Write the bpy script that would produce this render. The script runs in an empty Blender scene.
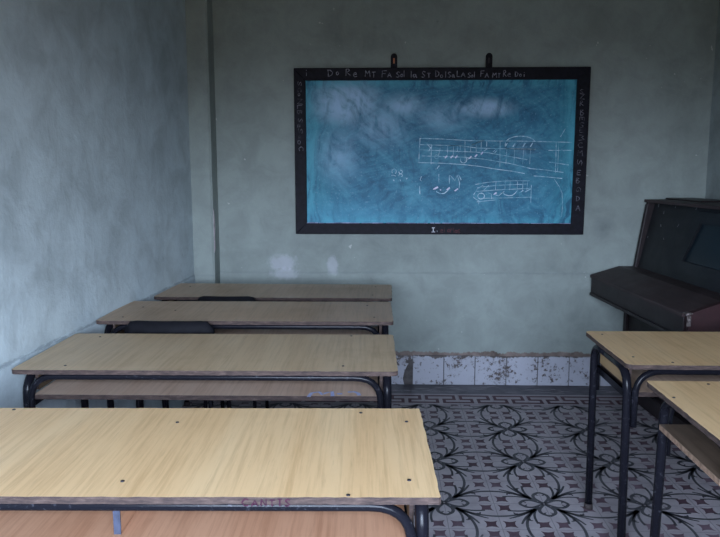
import bpy, bmesh, math, random
from mathutils import Vector, Matrix
random.seed(7)
C = bpy.context.scene.collection
PI = math.pi
D = 4.131                      # distance of the wall with the chalkboard


# ------------------------------------------------------------------ helpers
def link(o, parent=None):
    C.objects.link(o)
    if parent is not None:
        o.parent = parent
    return o


def tag(o, label=None, cat=None, group=None, kind=None):
    if label: o['label'] = label
    if cat: o['category'] = cat
    if group: o['group'] = group
    if kind: o['kind'] = kind
    return o


def empty(name, loc, rz=0.0):
    o = bpy.data.objects.new(name, None)
    o.empty_display_size = .1
    o.location = loc
    o.rotation_euler = (0, 0, rz)
    return link(o)


def mesh_obj(name, bm, mats, parent=None, smooth=False):
    me = bpy.data.meshes.new(name)
    bm.normal_update()
    bm.to_mesh(me)
    bm.free()
    if not isinstance(mats, (list, tuple)):
        mats = [mats]
    for m in mats:
        me.materials.append(m)
    if smooth:
        for p in me.polygons:
            p.use_smooth = True
    return link(bpy.data.objects.new(name, me), parent)


def box(bm, x0, x1, y0, y1, z0, z1, mat=0, bev=0.0, M=None):
    tmp = bmesh.new()
    bmesh.ops.create_cube(tmp, size=1)
    for v in tmp.verts:
        v.co = Vector(((x0 + x1) / 2 + v.co.x * (x1 - x0), (y0 + y1) / 2 + v.co.y * (y1 - y0), (z0 + z1) / 2 + v.co.z * (z1 - z0)))
    if bev:
        bmesh.ops.bevel(tmp, geom=tmp.edges[:], offset=bev, segments=2, affect='EDGES', profile=.5)
    merge(bm, tmp, mat, M)


def merge(bm, tmp, mat=0, M=None):
    vs = {}
    for v in tmp.verts:
        vs[v] = bm.verts.new(M @ v.co if M is not None else v.co)
    for f in tmp.faces:
        try:
            g = bm.faces.new([vs[v] for v in f.verts])
            g.material_index = mat
            g.smooth = f.smooth
        except ValueError:
            pass
    tmp.free()


def prism(bm, pts, a0, a1, axis='z', mat=0, bev=0.0):
    """closed outline pts (2-D) pushed from a0 to a1 along axis"""
    def P(u, v, w):
        return {'z': (u, v, w), 'y': (u, w, v), 'x': (w, u, v)}[axis]
    tmp = bmesh.new()
    A = [tmp.verts.new(P(u, v, a0)) for u, v in pts]
    B = [tmp.verts.new(P(u, v, a1)) for u, v in pts]
    n = len(pts)
    tmp.faces.new(A[::-1]); tmp.faces.new(B)
    for i in range(n):
        tmp.faces.new((A[i], A[(i + 1) % n], B[(i + 1) % n], B[i]))
    bmesh.ops.recalc_face_normals(tmp, faces=tmp.faces[:])
    if bev:
        bmesh.ops.bevel(tmp, geom=tmp.edges[:], offset=bev, segments=2, affect='EDGES', profile=.5)
    merge(bm, tmp, mat)


def fillet(pts, rads, seg=7):
    """polyline with rounded corners"""
    pts = [Vector(p) for p in pts]
    out = [pts[0]]
    for i in range(1, len(pts) - 1):
        r = rads[i] if isinstance(rads, (list, tuple)) else rads
        a, b, c = pts[i - 1], pts[i], pts[i + 1]
        u, w = (a - b).normalized(), (c - b).normalized()
        if r <= 0:
            out.append(b); continue
        ang = u.angle(w)
        t = min(r / math.tan(ang / 2), (a - b).length * .98, (c - b).length * .98)
        p0, p1 = b + u * t, b + w * t
        for k in range(seg + 1):
            s = k / seg
            out.append(p0 * (1 - s) ** 2 + b * 2 * s * (1 - s) + p1 * s * s)
    out.append(pts[-1])
    return out


def tube(bm, pts, r, n=12, cap=True, mat=0):
    pts = [Vector(p) for p in pts]
    rings = []
    up = None
    for i, p in enumerate(pts):
        if i == 0: t = pts[1] - p
        elif i == len(pts) - 1: t = p - pts[i - 1]
        else: t = (pts[i + 1] - p).normalized() + (p - pts[i - 1]).normalized()
        t.normalize()
        if up is None:
            up = Vector((0, 0, 1)) if abs(t.z) < .9 else Vector((1, 0, 0))
        a = t.cross(up).normalized()
        up = a.cross(t).normalized()
        rr = r[i] if isinstance(r, (list, tuple)) else r
        rings.append([bm.verts.new(p + (a * math.cos(2 * PI * k / n) + up * math.sin(2 * PI * k / n)) * rr) for k in range(n)])
    for i in range(len(rings) - 1):
        for k in range(n):
            f = bm.faces.new((rings[i][k], rings[i][(k + 1) % n], rings[i + 1][(k + 1) % n], rings[i + 1][k]))
            f.smooth = True; f.material_index = mat
    if cap:
        bm.faces.new(rings[0][::-1]).material_index = mat
        bm.faces.new(rings[-1]).material_index = mat


def disc(bm, c, r, h, n=12, mat=0):
    tmp = bmesh.new()
    bmesh.ops.create_cone(tmp, cap_ends=True, segments=n, radius1=r, radius2=r * .8, depth=h)
    merge(bm, tmp, mat, Matrix.Translation(c))


# ------------------------------------------------------------------ materials
def newmat(name):
    m = bpy.data.materials.new(name)
    m.use_nodes = True
    nt = m.node_tree
    b = nt.nodes['Principled BSDF']
    return m, nt, b


class N:
    """tiny node-graph writer"""
    def __init__(s, nt): s.nt = nt
    def add(s, t, **kw):
        n = s.nt.nodes.new(t)
        for k, v in kw.items(): setattr(n, k, v)
        return n
    def put(s, sock, v):
        if isinstance(v, bpy.types.NodeSocket): s.nt.links.new(v, sock)
        elif v is not None:
            sock.default_value = (*v, 1) if isinstance(v, tuple) and len(v) == 3 and sock.type == 'RGBA' else v
    def coord(s, kind='Object', scale=None, loc=None):
        o = s.add('ShaderNodeTexCoord').outputs[kind]
        if scale or loc:
            m = s.add('ShaderNodeMapping')
            s.put(m.inputs['Vector'], o)
            if scale: m.inputs['Scale'].default_value = scale
            if loc: m.inputs['Location'].default_value = loc
            o = m.outputs[0]
        return o
    def noise(s, vec, scale, detail=4, rough=.55, dist=0.0, out='Fac'):
        n = s.add('ShaderNodeTexNoise')
        s.put(n.inputs['Vector'], vec)
        n.inputs['Scale'].default_value = scale; n.inputs['Detail'].default_value = detail
        n.inputs['Roughness'].default_value = rough; n.inputs['Distortion'].default_value = dist
        return n.outputs[out]
    def ramp(s, fac, *stops):
        r = s.add('ShaderNodeValToRGB')
        s.put(r.inputs[0], fac)
        el = r.color_ramp.elements
        while len(el) < len(stops): el.new(.5)
        for e, (p, c) in zip(el, stops):
            e.position = p
            e.color = (*c, 1) if isinstance(c, tuple) else (c, c, c, 1)
        return r.outputs[0]
    def mix(s, fac, a, b, mode='MIX'):
        m = s.add('ShaderNodeMix', data_type='RGBA', blend_type=mode)
        s.put(m.inputs[0], fac); s.put(m.inputs[6], a); s.put(m.inputs[7], b)
        return m.outputs[2]
    def math(s, op, a, b=None, c=None, clamp=False):
        m = s.add('ShaderNodeMath', operation=op, use_clamp=clamp)
        s.put(m.inputs[0], a); s.put(m.inputs[1], b)
        if c is not None: s.put(m.inputs[2], c)
        return m.outputs[0]
    def xyz(s, vec):
        n = s.add('ShaderNodeSeparateXYZ'); s.put(n.inputs[0], vec)
        return n.outputs
    def step(s, v, lo, hi):
        m = s.add('ShaderNodeMapRange', interpolation_type='SMOOTHSTEP')
        s.put(m.inputs[0], v); s.put(m.inputs[1], lo); s.put(m.inputs[2], hi)
        return m.outputs[0]
    def blob(s, vec, c, r):
        """1 in the middle of an ellipsoid, 0 at its rim"""
        m = s.add('ShaderNodeMapping')
        s.put(m.inputs[0], vec)
        m.inputs['Location'].default_value = tuple(-a / b for a, b in zip(c, r))
        m.inputs['Scale'].default_value = tuple(1 / b for b in r)
        l = s.add('ShaderNodeVectorMath', operation='LENGTH'); s.put(l.inputs[0], m.outputs[0])
        return s.math('SUBTRACT', 1.0, l.outputs['Value'], clamp=True)
    def bump(s, h, strength, dist, bsdf):
        b = s.add('ShaderNodeBump')
        b.inputs['Strength'].default_value = strength; b.inputs['Distance'].default_value = dist
        s.put(b.inputs['Height'], h); s.put(bsdf.inputs['Normal'], b.outputs[0])


def simple(name, col, rough=.5, spec=.5, metal=0.0, var=.25, scale=30.0, bump=0.0):
    m, nt, b = newmat(name); g = N(nt)
    v = g.coord()
    f = g.noise(v, scale, 4)
    lo = tuple(c * (1 - var) for c in col); hi = tuple(min(1, c * (1 + var)) for c in col)
    g.put(b.inputs['Base Color'], g.ramp(f, (.3, lo), (.7, hi)))
    b.inputs['Roughness'].default_value = rough; b.inputs['Specular IOR Level'].default_value = spec
    b.inputs['Metallic'].default_value = metal
    if bump: g.bump(f, bump, .002, b)
    return m


def plaster(name, base, side='back', scuff=.55):
    """old distempered plaster: mottled paint, scuffs along the dado line, a few chips"""
    m, nt, b = newmat(name); g = N(nt)
    v = g.coord()
    big = g.noise(v, 1.3, 5, .6, .3)
    mid = g.noise(v, 6.0, 6, .65, .4)
    fine = g.noise(v, 55.0, 4, .6)
    dk = tuple(c * .80 for c in base); lt = tuple(min(1, c * 1.16) for c in base)
    col = g.ramp(big, (.32, dk), (.5, base), (.68, lt))
    col = g.mix(.33 if side == 'back' else .42, col, g.ramp(mid, (.36, tuple(c * .66 for c in base)), (.60, tuple(c * 1.22 for c in base))))
    x, y, z = g.xyz(v)
    # grubby scuffs close to the dado line
    near = g.math('SUBTRACT', 1.0, g.math('ABSOLUTE', g.math('DIVIDE', g.math('SUBTRACT', z, .705), .03)), clamp=True)
    sc = g.step(g.math('MULTIPLY', near, g.noise(g.coord(scale=(4, 4, 16)), 3.5, 7, .8)), .34, .50)
    col = g.mix(g.math('MULTIPLY', sc, .18 if side == 'back' else .5), col, (.13, .15, .17))
    # small chips of bare plaster
    vor = g.noise(v, 26.0, 3, .5)
    chip = g.step(vor, .745, .765)
    col = g.mix(g.math('MULTIPLY', chip, .6), col, (.62, .62, .62))
    dark = g.step(g.noise(g.coord(loc=(3.1, 1.7, 9.2)), 17.0, 5, .6), .715, .75)
    col = g.mix(g.math('MULTIPLY', dark, .35), col, (.12, .14, .15))
    if side == 'back':
        # two pale patches of filler beneath the chalkboard
        rag = g.noise(v, 24.0, 5, .7)
        for c, r, s in [((-.60, D, .765), (.13, .3, .07), 1), ((-.585, D, .70), (.12, .3, .055), .8), ((-.292, D, .752), (.055, .3, .085), .9)]:
            k = g.step(g.math('ADD', g.blob(v, c, r), g.math('MULTIPLY', g.math('SUBTRACT', rag, .5), 1.1)), .12, .62)
            k = g.math('MULTIPLY', k, g.step(g.blob(v, c, r), 0.0, .15))
            col = g.mix(g.math('MULTIPLY', k, .38 * s), col, (.62, .62, .72))
        # grey rubbed smudge to the right of the board
        k = g.math('MULTIPLY', g.blob(v, (1.335, D, .985), (.07, .3, .07)), g.noise(v, 40, 4, .7))
        col = g.mix(g.math('MULTIPLY', k, .9), col, (.10, .11, .12))
        # brown torn plaster right above the skirting tiles
        edge = g.math('ADD', .205, g.math('MULTIPLY', g.math('SUBTRACT', g.noise(g.coord(scale=(1, 1, .4)), 15, 5, .7), .5), .075))
        br = g.math('SUBTRACT', 1.0, g.step(z, edge, g.math('ADD', edge, .008)))
        col = g.mix(br, col, g.ramp(mid, (.35, (.10, .075, .065)), (.65, (.30, .24, .22))))
    g.put(b.inputs['Base Color'], col)
    b.inputs['Roughness'].default_value = .75
    b.inputs['Specular IOR Level'].default_value = .25
    h = g.math('ADD', g.math('MULTIPLY', mid, 1.0), g.math('MULTIPLY', fine, .25))
    g.bump(h, .35, .012, b)
    return m


def laminate(name, c1, c2, c3, dirt=.25):
    m, nt, b = newmat(name); g = N(nt)
    v0 = g.coord()
    info = g.add('ShaderNodeObjectInfo')
    off = g.add('ShaderNodeVectorMath', operation='ADD')
    g.put(off.inputs[0], v0)
    k = g.add('ShaderNodeCombineXYZ')
    g.put(k.inputs[0], g.math('MULTIPLY', info.outputs['Random'], 17.0)); g.put(k.inputs[1], g.math('MULTIPLY', info.outputs['Random'], 5.0))
    g.put(off.inputs[1], k.outputs[0])
    v = off.outputs[0]
    def st(sx, sy):
        mp = g.add('ShaderNodeMapping'); g.put(mp.inputs[0], v)
        mp.inputs['Scale'].default_value = (sx, sy, sx); return mp.outputs[0]
    band = g.noise(st(1.0, .10), 9.0, 3, .5, .35)
    line = g.noise(st(1.0, .035), 95.0, 5, .7, .2)
    fleck = g.noise(st(1.0, .06), 150.0, 3, .6)
    col = g.ramp(band, (.30, c2), (.52, c1), (.72, c3))
    col = g.mix(.42, col, g.ramp(line, (.34, tuple(c * .70 for c in c2)), (.55, c3)))
    col = g.mix(g.math('MULTIPLY', g.step(fleck, .60, .74), .22), col, tuple(c * .45 for c in c2))
    d = g.noise(v, 3.2, 6, .65)
    col = g.mix(g.math('MULTIPLY', g.step(d, .5, .75), dirt), col, tuple(c * .45 for c in c2))
    sc = g.noise(st(.35, 1.0), 30.0, 6, .7)
    col = g.mix(g.math('MULTIPLY', g.step(sc, .70, .76), .5), col, (.10, .085, .08))
    g.put(b.inputs['Base Color'], col)
    g.put(b.inputs['Roughness'], g.ramp(d, (.3, .34), (.75, .52)))
    b.inputs['Specular IOR Level'].default_value = .45
    g.bump(line, .06, .001, b)
    return m


def worn_edge(name):
    """bare chipboard edge, brown, rubbed, with scraps of old band"""
    m, nt, b = newmat(name); g = N(nt)
    v = g.coord(scale=(1, 1, 5))
    a = g.noise(v, 28, 6, .7); c = g.noise(v, 110, 4, .6)
    col = g.ramp(a, (.30, (.018, .011, .011)), (.47, (.048, .029, .025)), (.60, (.085, .054, .045)), (.75, (.16, .115, .095)))
    col = g.mix(g.math('MULTIPLY', g.step(c, .55, .7), .4), col, (.06, .04, .045))
    g.put(b.inputs['Base Color'], col)
    b.inputs['Roughness'].default_value = .8
    g.bump(c, .5, .002, b)
    return m


def black_enamel(name, rub=.5):
    m, nt, b = newmat(name); g = N(nt)
    v = g.coord()
    a = g.noise(v, 70, 5, .7); c = g.noise(v, 14, 4, .6)
    k = g.math('MULTIPLY', g.step(a, .56, .68), g.step(c, .42, .6))
    g.put(b.inputs['Base Color'], g.mix(g.math('MULTIPLY', k, rub), (.008, .008, .012), (.15, .15, .18)))
    b.inputs['Roughness'].default_value = .24
    b.inputs['Specular IOR Level'].default_value = .14
    g.bump(a, .12, .001, b)
    return m


def board_paint(name):
    """blue chalkboard paint under half wiped chalk: wide wiper strokes, chalk clouds with window sheen painted in"""
    m, nt, b = newmat(name); g = N(nt)
    v = g.coord()
    warp = g.noise(v, 2.6, 3, .5, .6, 'Color')
    wv = g.add('ShaderNodeVectorMath', operation='MULTIPLY_ADD')
    g.put(wv.inputs[0], warp); wv.inputs[1].default_value = (.25, .25, .25); g.put(wv.inputs[2], v)
    def stroked(ang, sx, sz, scale, det=5):
        mp = g.add('ShaderNodeMapping'); g.put(mp.inputs[0], wv.outputs[0])
        mp.inputs['Rotation'].default_value = (0, math.radians(ang), 0)
        mp2 = g.add('ShaderNodeMapping'); g.put(mp2.inputs[0], mp.outputs[0])
        mp2.inputs['Scale'].default_value = (sx, 1, sz)
        return g.noise(mp2.outputs[0], scale, det, .62)
    s1 = stroked(-38, .34, 1.6, 9, 7); s2 = stroked(20, .30, 1.8, 22, 8); s3 = stroked(84, .22, 1.8, 14, 7)
    broad = g.noise(v, 2.1, 4, .55, .4)
    x, y, z = g.xyz(v)
    col = g.ramp(s1, (.32, (.012, .078, .160)), (.48, (.032, .175, .30)), (.64, (.085, .32, .46)))
    col = g.mix(.45, col, g.ramp(s2, (.33, (.014, .095, .18)), (.50, (.04, .21, .33)), (.66, (.09, .34, .47))))
    # upright strokes left along the two short sides
    sides = g.math('ADD', g.step(x, -.12, -.42), g.step(x, .93, 1.12), clamp=True)
    col = g.mix(g.math('MULTIPLY', sides, .65), col, g.ramp(s3, (.34, (.018, .12, .20)), (.52, (.045, .26, .36)), (.68, (.08, .36, .47))))
    # band of heavier dust on the lower left, never wiped
    low = g.math('MULTIPLY', g.step(z, 1.22, 1.03), g.step(x, .55, -.3))
    col = g.mix(g.math('MULTIPLY', low, .55), col, (.075, .33, .50))
    # clouds of wiped chalk, with window sheen painted into the colour
    dust_sheen = None
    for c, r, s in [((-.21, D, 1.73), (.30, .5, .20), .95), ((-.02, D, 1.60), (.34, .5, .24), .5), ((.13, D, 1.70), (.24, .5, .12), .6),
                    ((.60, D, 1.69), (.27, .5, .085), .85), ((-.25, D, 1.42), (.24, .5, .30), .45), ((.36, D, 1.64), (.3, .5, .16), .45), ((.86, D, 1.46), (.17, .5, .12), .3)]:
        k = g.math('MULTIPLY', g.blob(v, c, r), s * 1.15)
        dust_sheen = k if dust_sheen is None else g.math('MAXIMUM', dust_sheen, k)
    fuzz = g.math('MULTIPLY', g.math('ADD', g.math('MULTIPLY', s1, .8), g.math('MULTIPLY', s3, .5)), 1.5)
    dk = g.math('MULTIPLY', g.step(dust_sheen, .05, .85), g.step(fuzz, .60, 1.10), clamp=True)
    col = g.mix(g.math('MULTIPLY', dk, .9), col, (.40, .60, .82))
    sp = g.noise(v, 90, 4, .7)
    col = g.mix(g.math('MULTIPLY', g.step(sp, .56, .72), .35), col, (.36, .58, .74))
    rim = g.math('MAXIMUM', g.math('MAXIMUM', g.step(x, -.36, -.44), g.step(x, 1.07, 1.13)), g.math('MAXIMUM', g.step(z, 1.075, 1.02), g.step(z, 1.79, 1.84)))
    col = g.mix(g.math('MULTIPLY', rim, g.math('MULTIPLY', g.step(s3, .35, .6), .6)), col, (.09, .42, .56))
    smear = g.math('MULTIPLY', g.step(s3, .50, .36), g.step(broad, .42, .6))
    col = g.mix(g.math('MULTIPLY', smear, .5), col, (.012, .085, .17))
    g.put(b.inputs['Base Color'], col)
    b.inputs['Roughness'].default_value = .55
    b.inputs['Specular IOR Level'].default_value = .3
    return m


def tile_ground(name):
    m, nt, b = newmat(name); g = N(nt)
    v = g.coord()
    x, y, z = g.xyz(v)
    big = g.noise(v, 1.4, 5, .6); mid = g.noise(v, 11, 5, .65)
    col = g.ramp(mid, (.3, (.34, .305, .325)), (.7, (.45, .41, .43)))
    col = g.mix(g.math('MULTIPLY', g.step(big, .42, .7), .35), col, (.17, .16, .18))
    # joints every 20 cm
    def joint(c, o):
        f = g.math('FRACT', g.math('DIVIDE', g.math('SUBTRACT', c, o), .2))
        return g.math('GREATER_THAN', g.math('ABSOLUTE', g.math('SUBTRACT', f, .5)), .4915)
    j = g.math('MAXIMUM', joint(x, .26), joint(y, 3.389))
    col = g.mix(g.math('MULTIPLY', j, .5), col, (.13, .125, .14))
    g.put(b.inputs['Base Color'], col)
    b.inputs['Roughness'].default_value = .45
    b.inputs['Specular IOR Level'].default_value = .2
    g.bump(mid, .08, .002, b)
    return m


def inlay(name, lo, hi, scale=9.0):
    m, nt, b = newmat(name); g = N(nt)
    f = g.noise(g.coord(), scale, 4, .6)
    g.put(b.inputs['Base Color'], g.ramp(f, (.38, lo), (.64, hi)))
    b.inputs['Roughness'].default_value = .45; b.inputs['Specular IOR Level'].default_value = .18
    return m


def skirting_glaze(name):
    m, nt, b = newmat(name); g = N(nt)
    v = g.coord()
    a = g.noise(v, 42, 6, .75); c = g.noise(v, 7, 4, .6); st = g.noise(g.coord(scale=(1, 1, .35)), 75, 5, .7)
    chip = g.step(g.math('ADD', a, g.math('MULTIPLY', c, .45)), .79, .83)
    col = g.mix(g.math('MULTIPLY', g.step(c, .45, .75), .35), (.46, .47, .54), (.26, .26, .30))
    col = g.mix(g.math('MULTIPLY', g.step(st, .62, .7), g.step(c, .45, .6)), col, (.16, .14, .14))
    z = g.xyz(v)[2]
    edge = g.math('ADD', .181, g.math('MULTIPLY', g.math('SUBTRACT', g.noise(g.coord(scale=(1, 1, .5)), 13, 6, .7), .5), .10))
    chip = g.math('MAXIMUM', chip, g.step(z, g.math('SUBTRACT', edge, .003), g.math('ADD', edge, .003)))
    col = g.mix(chip, col, (.10, .08, .078))
    g.put(b.inputs['Base Color'], col)
    b.inputs['Roughness'].default_value = .35
    g.bump(chip, -.4, .003, b)
    return m


def varnish(name, c1, c2, rough=.4):
    m, nt, b = newmat(name); g = N(nt)
    a = g.noise(g.coord(scale=(1, .1, 1)), 30, 5, .65); w = g.noise(g.coord(), 5, 5, .6)
    col = g.ramp(a, (.32, c1), (.68, c2))
    col = g.mix(g.math('MULTIPLY', g.step(w, .5, .75), .35), col, tuple(c * 1.7 + .01 for c in c2))
    g.put(b.inputs['Base Color'], col)
    g.put(b.inputs['Roughness'], g.ramp(w, (.3, rough), (.7, rough + .2)))
    b.inputs['Specular IOR Level'].default_value = .4
    return m


M_back = plaster('green_grey_plaster', (.285, .325, .31), 'back')
M_left = plaster('blue_white_plaster', (.485, .562, .592), 'side')
M_side = plaster('grey_plaster', (.27, .31, .31), 'side')
M_ceil = simple('ceiling_wash', (.30, .30, .28), .9, .2, 0, .12, 3)
M_top = laminate('maple_laminate', (.80, .52, .265), (.74, .455, .215), (.84, .585, .325), .08)
M_topshade = laminate('shaded_laminate', (.60, .43, .26), (.54, .37, .21), (.65, .485, .31), .25)  # laminate darkened for the dimmer light on the second desk, plus more dirt
M_topdim = laminate('deeper_shaded_laminate', (.52, .355, .225), (.46, .305, .185), (.57, .40, .27), .22)  # darker again: weaker light on the far desks put into the colour
M_shelf = laminate('reddish_shelf_board', (.50, .26, .155), (.43, .205, .115), (.57, .32, .20), .25)
M_shelfpale = laminate('pale_shelf_board', (.70, .49, .37), (.62, .41, .29), (.76, .57, .45), .2)
M_edge = worn_edge('worn_board_edge')
M_paleedge = simple('rubbed_pale_edge', (.26, .17, .12), .8, .2, 0, .4, 60)
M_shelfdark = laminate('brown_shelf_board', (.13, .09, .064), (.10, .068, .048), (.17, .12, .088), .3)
M_black = black_enamel('black_enamel', .3)
M_bolt = simple('dark_bolt_steel', (.035, .03, .04), .45, .5, .6, .4, 200)
M_grey = simple('grey_painted_board', (.045, .052, .085), .6, .4, 0, .3, 60)
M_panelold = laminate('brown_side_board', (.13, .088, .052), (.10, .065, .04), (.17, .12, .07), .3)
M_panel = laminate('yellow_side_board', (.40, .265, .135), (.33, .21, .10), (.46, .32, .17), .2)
M_rubber = simple('brown_rubber', (.045, .035, .035), .8, .3)
M_chair = simple('black_moulded_board', (.006, .006, .009), .7, .15, 0, .3, 40)
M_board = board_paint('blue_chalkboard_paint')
M_frame = simple('black_frame_paint', (.0075, .007, .013), .6, .18, 0, .45, 35, .1)
M_chalk = inlay('chalk', (.16, .40, .55), (.62, .78, .90), 40)
M_chalkhot = inlay('thick_chalk', (.60, .62, .82), (.78, .78, .92), 60)
M_pale = inlay('grey_chalk_writing', (.08, .08, .11), (.30, .30, .36), 45)
M_faint = inlay('rubbed_chalk_writing', (.02, .02, .03), (.20, .20, .25), 30)
M_white = inlay('white_writing', (.5, .5, .58), (.7, .7, .76), 80)
M_red = inlay('red_writing', (.028, .007, .012), (.085, .012, .02), 60)
M_ink = inlay('dark_red_ink', (.03, .008, .022), (.055, .012, .03), 90)
M_chalkblue = inlay('pale_blue_chalk', (.40, .46, .78), (.60, .66, .90), 90)
M_dust = inlay('chalk_dust', (.10, .11, .22), (.45, .45, .66), 14)
M_orange = simple('rusty_screw', (.45, .16, .08), .5, .5, .3)
M_tile = tile_ground('cement_tile_ground')
M_line = inlay('dark_tile_inlay', (.058, .058, .068), (.10, .098, .108))
M_sq = inlay('plum_tile_inlay', (.085, .048, .062), (.185, .130, .160), 2.6)
M_key = inlay('maroon_key_inlay', (.060, .020, .030), (.10, .042, .055), 8)
M_strip = inlay('grey_border_strip', (.085, .085, .10), (.17, .165, .185), 6)
M_glaze = skirting_glaze('white_glazed_skirting')
M_bare = simple('bare_mortar', (.11, .10, .10), .9, .2, 0, .4, 25, .4)
M_piano = varnish('dark_brown_varnish', (.008, .0045, .006), (.018, .010, .012), .38)
M_lid = varnish('worn_brown_varnish', (.024, .014, .016), (.046, .029, .030), .5)
M_pdark = varnish('black_panel_varnish', (.004, .005, .007), (.010, .011, .015), .42)
M_pred = varnish('red_brown_varnish', (.020, .006, .008), (.033, .010, .012), .5)
M_chip = simple('bare_wood_chip', (.22, .22, .24), .8, .2)
M_brass = simple('dull_hinge_metal', (.17, .14, .135), .5, .4, .4)
M_glass = simple('dark_glossy_pane', (.006, .012, .018), .35, .4, 0, .2, 4)


# ------------------------------------------------------------------ the room
XL = lambda y: -1.112 - .05 * (3.99 - y)       # left wall runs slightly askew
XR = lambda y: 1.93 + .06 * (D - y)
REAR = -.5
HC = 3.05


def wall_slab(name, a, b, nrm, mat, top=HC, dado=.004):
    """plaster wall between plan points a and b; the lower 71 cm stand 8 mm proud"""
    bm = bmesh.new()
    a, b, nrm = Vector((*a, 0)), Vector((*b, 0)), Vector((*nrm, 0)).normalized()
    n = 60
    zs = [0, .2, .4, .6, .700, .712, .8, 1.2, 1.6, 2.0, 2.5, top]
    rows = []
    for z in zs:
        row = []
        for i in range(n + 1):
            p = a.lerp(b, i / n)
            off = dado if z <= .701 else 0.0
            wob = .003 * math.sin(i * .9 + z * 3) + .003 * math.sin(i * .37 + z * 5)
            zz = z + (random.uniform(-.004, .004) if .69 < z < .72 else 0)
            row.append(bm.verts.new(p + nrm * (off + wob * .5) + Vector((0, 0, zz))))
        rows.append(row)
    for j in range(len(zs) - 1):
        for i in range(n):
            bm.faces.new((rows[j][i], rows[j][i + 1], rows[j + 1][i + 1], rows[j + 1][i]))
    back0 = [bm.verts.new(a.lerp(b, t) - nrm * .15 + Vector((0, 0, z))) for t, z in ((0, 0), (1, 0), (1, top), (0, top))]
    bm.faces.new(back0[::-1])
    for (p, q, r, s) in ((rows[0][0], rows[-1][0], back0[3], back0[0]), (rows[0][n], back0[1], back0[2], rows[-1][n])):
        bm.faces.new((p, q, r, s))
    bmesh.ops.recalc_face_normals(bm, faces=bm.faces[:])
    o = mesh_obj(name, bm, mat)
    return tag(o, kind='structure')


tag(wall_slab('wall_back', (-1.35, D), (2.2, D), (0, -1), M_back), 'grey-green plastered wall behind the chalkboard')
tag(wall_slab('wall_left', (XL(REAR), REAR), (XL(D + .1), D + .1), (1, -.05), M_left), 'pale scuffed plaster wall on the left')
tag(wall_slab('wall_right', (XR(D + .1), D + .1), (XR(REAR), REAR), (-1, -.06), M_side), 'plaster wall behind the piano')

bm = bmesh.new()
box(bm, -1.6, 2.5, REAR - .1, D + .15, HC, HC + .12)
tag(mesh_obj('ceiling', bm, M_ceil), kind='structure')

# unseen rear wall behind the camera; window opening added to shape the daylight
DX0, DX1, DZ, SILL = -.80, .75, 1.84, .80
bm = bmesh.new()
box(bm, -1.6, DX0, REAR - .15, REAR, 0, HC); box(bm, DX1, 2.5, REAR - .15, REAR, 0, HC); box(bm, DX0, DX1, REAR - .15, REAR, DZ, HC); box(bm, DX0, DX1, REAR - .15, REAR, 0, SILL)
tag(mesh_obj('wall_rear_unseen', bm, M_side), kind='structure')

# pilaster in the far left corner
bm = bmesh.new()
PX0, PX1 = -1.16, -.99
pts = [(PX0, D + .02), (PX0, 3.99), (PX1 - .012, 3.99), (PX1, 4.0), (PX1, D + .02)]
prism(bm, pts, 0, HC, 'z')
tag(mesh_obj('trim_1', bm, M_back), 'plastered pilaster in the far left corner', kind='structure')
bm = bmesh.new()
rag = [(0, .84), (.012, .86), (.010, .93), (.016, .98), (.012, 1.04), (.005, 1.10), (0, 1.09)]
prism(bm, [(4.0 + u * 2.2, v) for u, v in rag], PX1 - .002, PX1 + .0015, 'x')
tag(mesh_obj('trim_2', bm, simple('pinkish_bare_plaster', (.62, .54, .58), .9, .2, 0, .3, 40)), 'pinkish bare patch on the side of the pilaster', kind='structure')

# skirting of glazed tiles along the back wall
bm = bmesh.new()
x = .396 - .1934 * 9
while x < XR(D) - .02:
    a, c = x + .0022, x + .1934 - .0022
    h = .186 + random.uniform(-.003, .003)
    f = D - .018 + random.uniform(-.001, .001)
    if abs(x - (.396 - .1934 * 2)) < .01:                # the tile with a lost strip on its right
        out = [(a, .003), (.150, .003), (.142, .04), (.150, .08), (.166, .12), (.176, .136), (.150, .146), (.172, .158), (c, .166), (c, h), (a, h)]
        prism(bm, out, f, D + .01, 'y')
    else:
        box(bm, a, c, f, D + .01, .003, h, 0, .0025)
    x += .1934
box(bm, -1.2, 1.95, D - .0125, D + .01, 0, .181, 1)
tag(mesh_obj('baseboard_back', bm, [M_glaze, M_bare]), 'skirting of chipped white glazed tiles', kind='structure')


# ------------------------------------------------------------------ the floor of cement tiles
def ribbon(bm, pts, w, z, mat, M=None, wide=1.0):
    """flat stroke through 2-D points; w is one width or one per point"""
    n = len(pts)
    L, R = [], []
    for i, p in enumerate(pts):
        a = pts[max(0, i - 1)]; c = pts[min(n - 1, i + 1)]
        dx, dy = c[0] - a[0], c[1] - a[1]
        l = math.hypot(dx, dy) or 1e-6
        ww = (w[i] if isinstance(w, (list, tuple)) else w) / 2 * wide
        L.append((p[0] - dy / l * ww, p[1] + dx / l * ww)); R.append((p[0] + dy / l * ww, p[1] - dx / l * ww))
    T = M if M else (lambda u, v: (u, v, z))
    VL = [bm.verts.new(T(*q)) for q in L]; VR = [bm.verts.new(T(*q)) for q in R]
    for i in range(n - 1):
        f = bm.faces.new((VR[i], VR[i + 1], VL[i + 1], VL[i])); f.material_index = mat


def bez(p0, p1, p2, p3, n=8):
    return [tuple(p0[k] * (1 - t) ** 3 + 3 * p1[k] * t * (1 - t) ** 2 + 3 * p2[k] * t * t * (1 - t) + p3[k] * t ** 3 for k in (0, 1)) for t in [i / n for i in range(n + 1)]]


def taper(n, a, b, c=None):
    if c is None: return [a + (b - a) * i / (n - 1) for i in range(n)]
    return [(a + (b - a) * 2 * i / (n - 1)) if i < (n - 1) / 2 else (b + (c - b) * (2 * i / (n - 1) - 1)) for i in range(n)]


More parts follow.
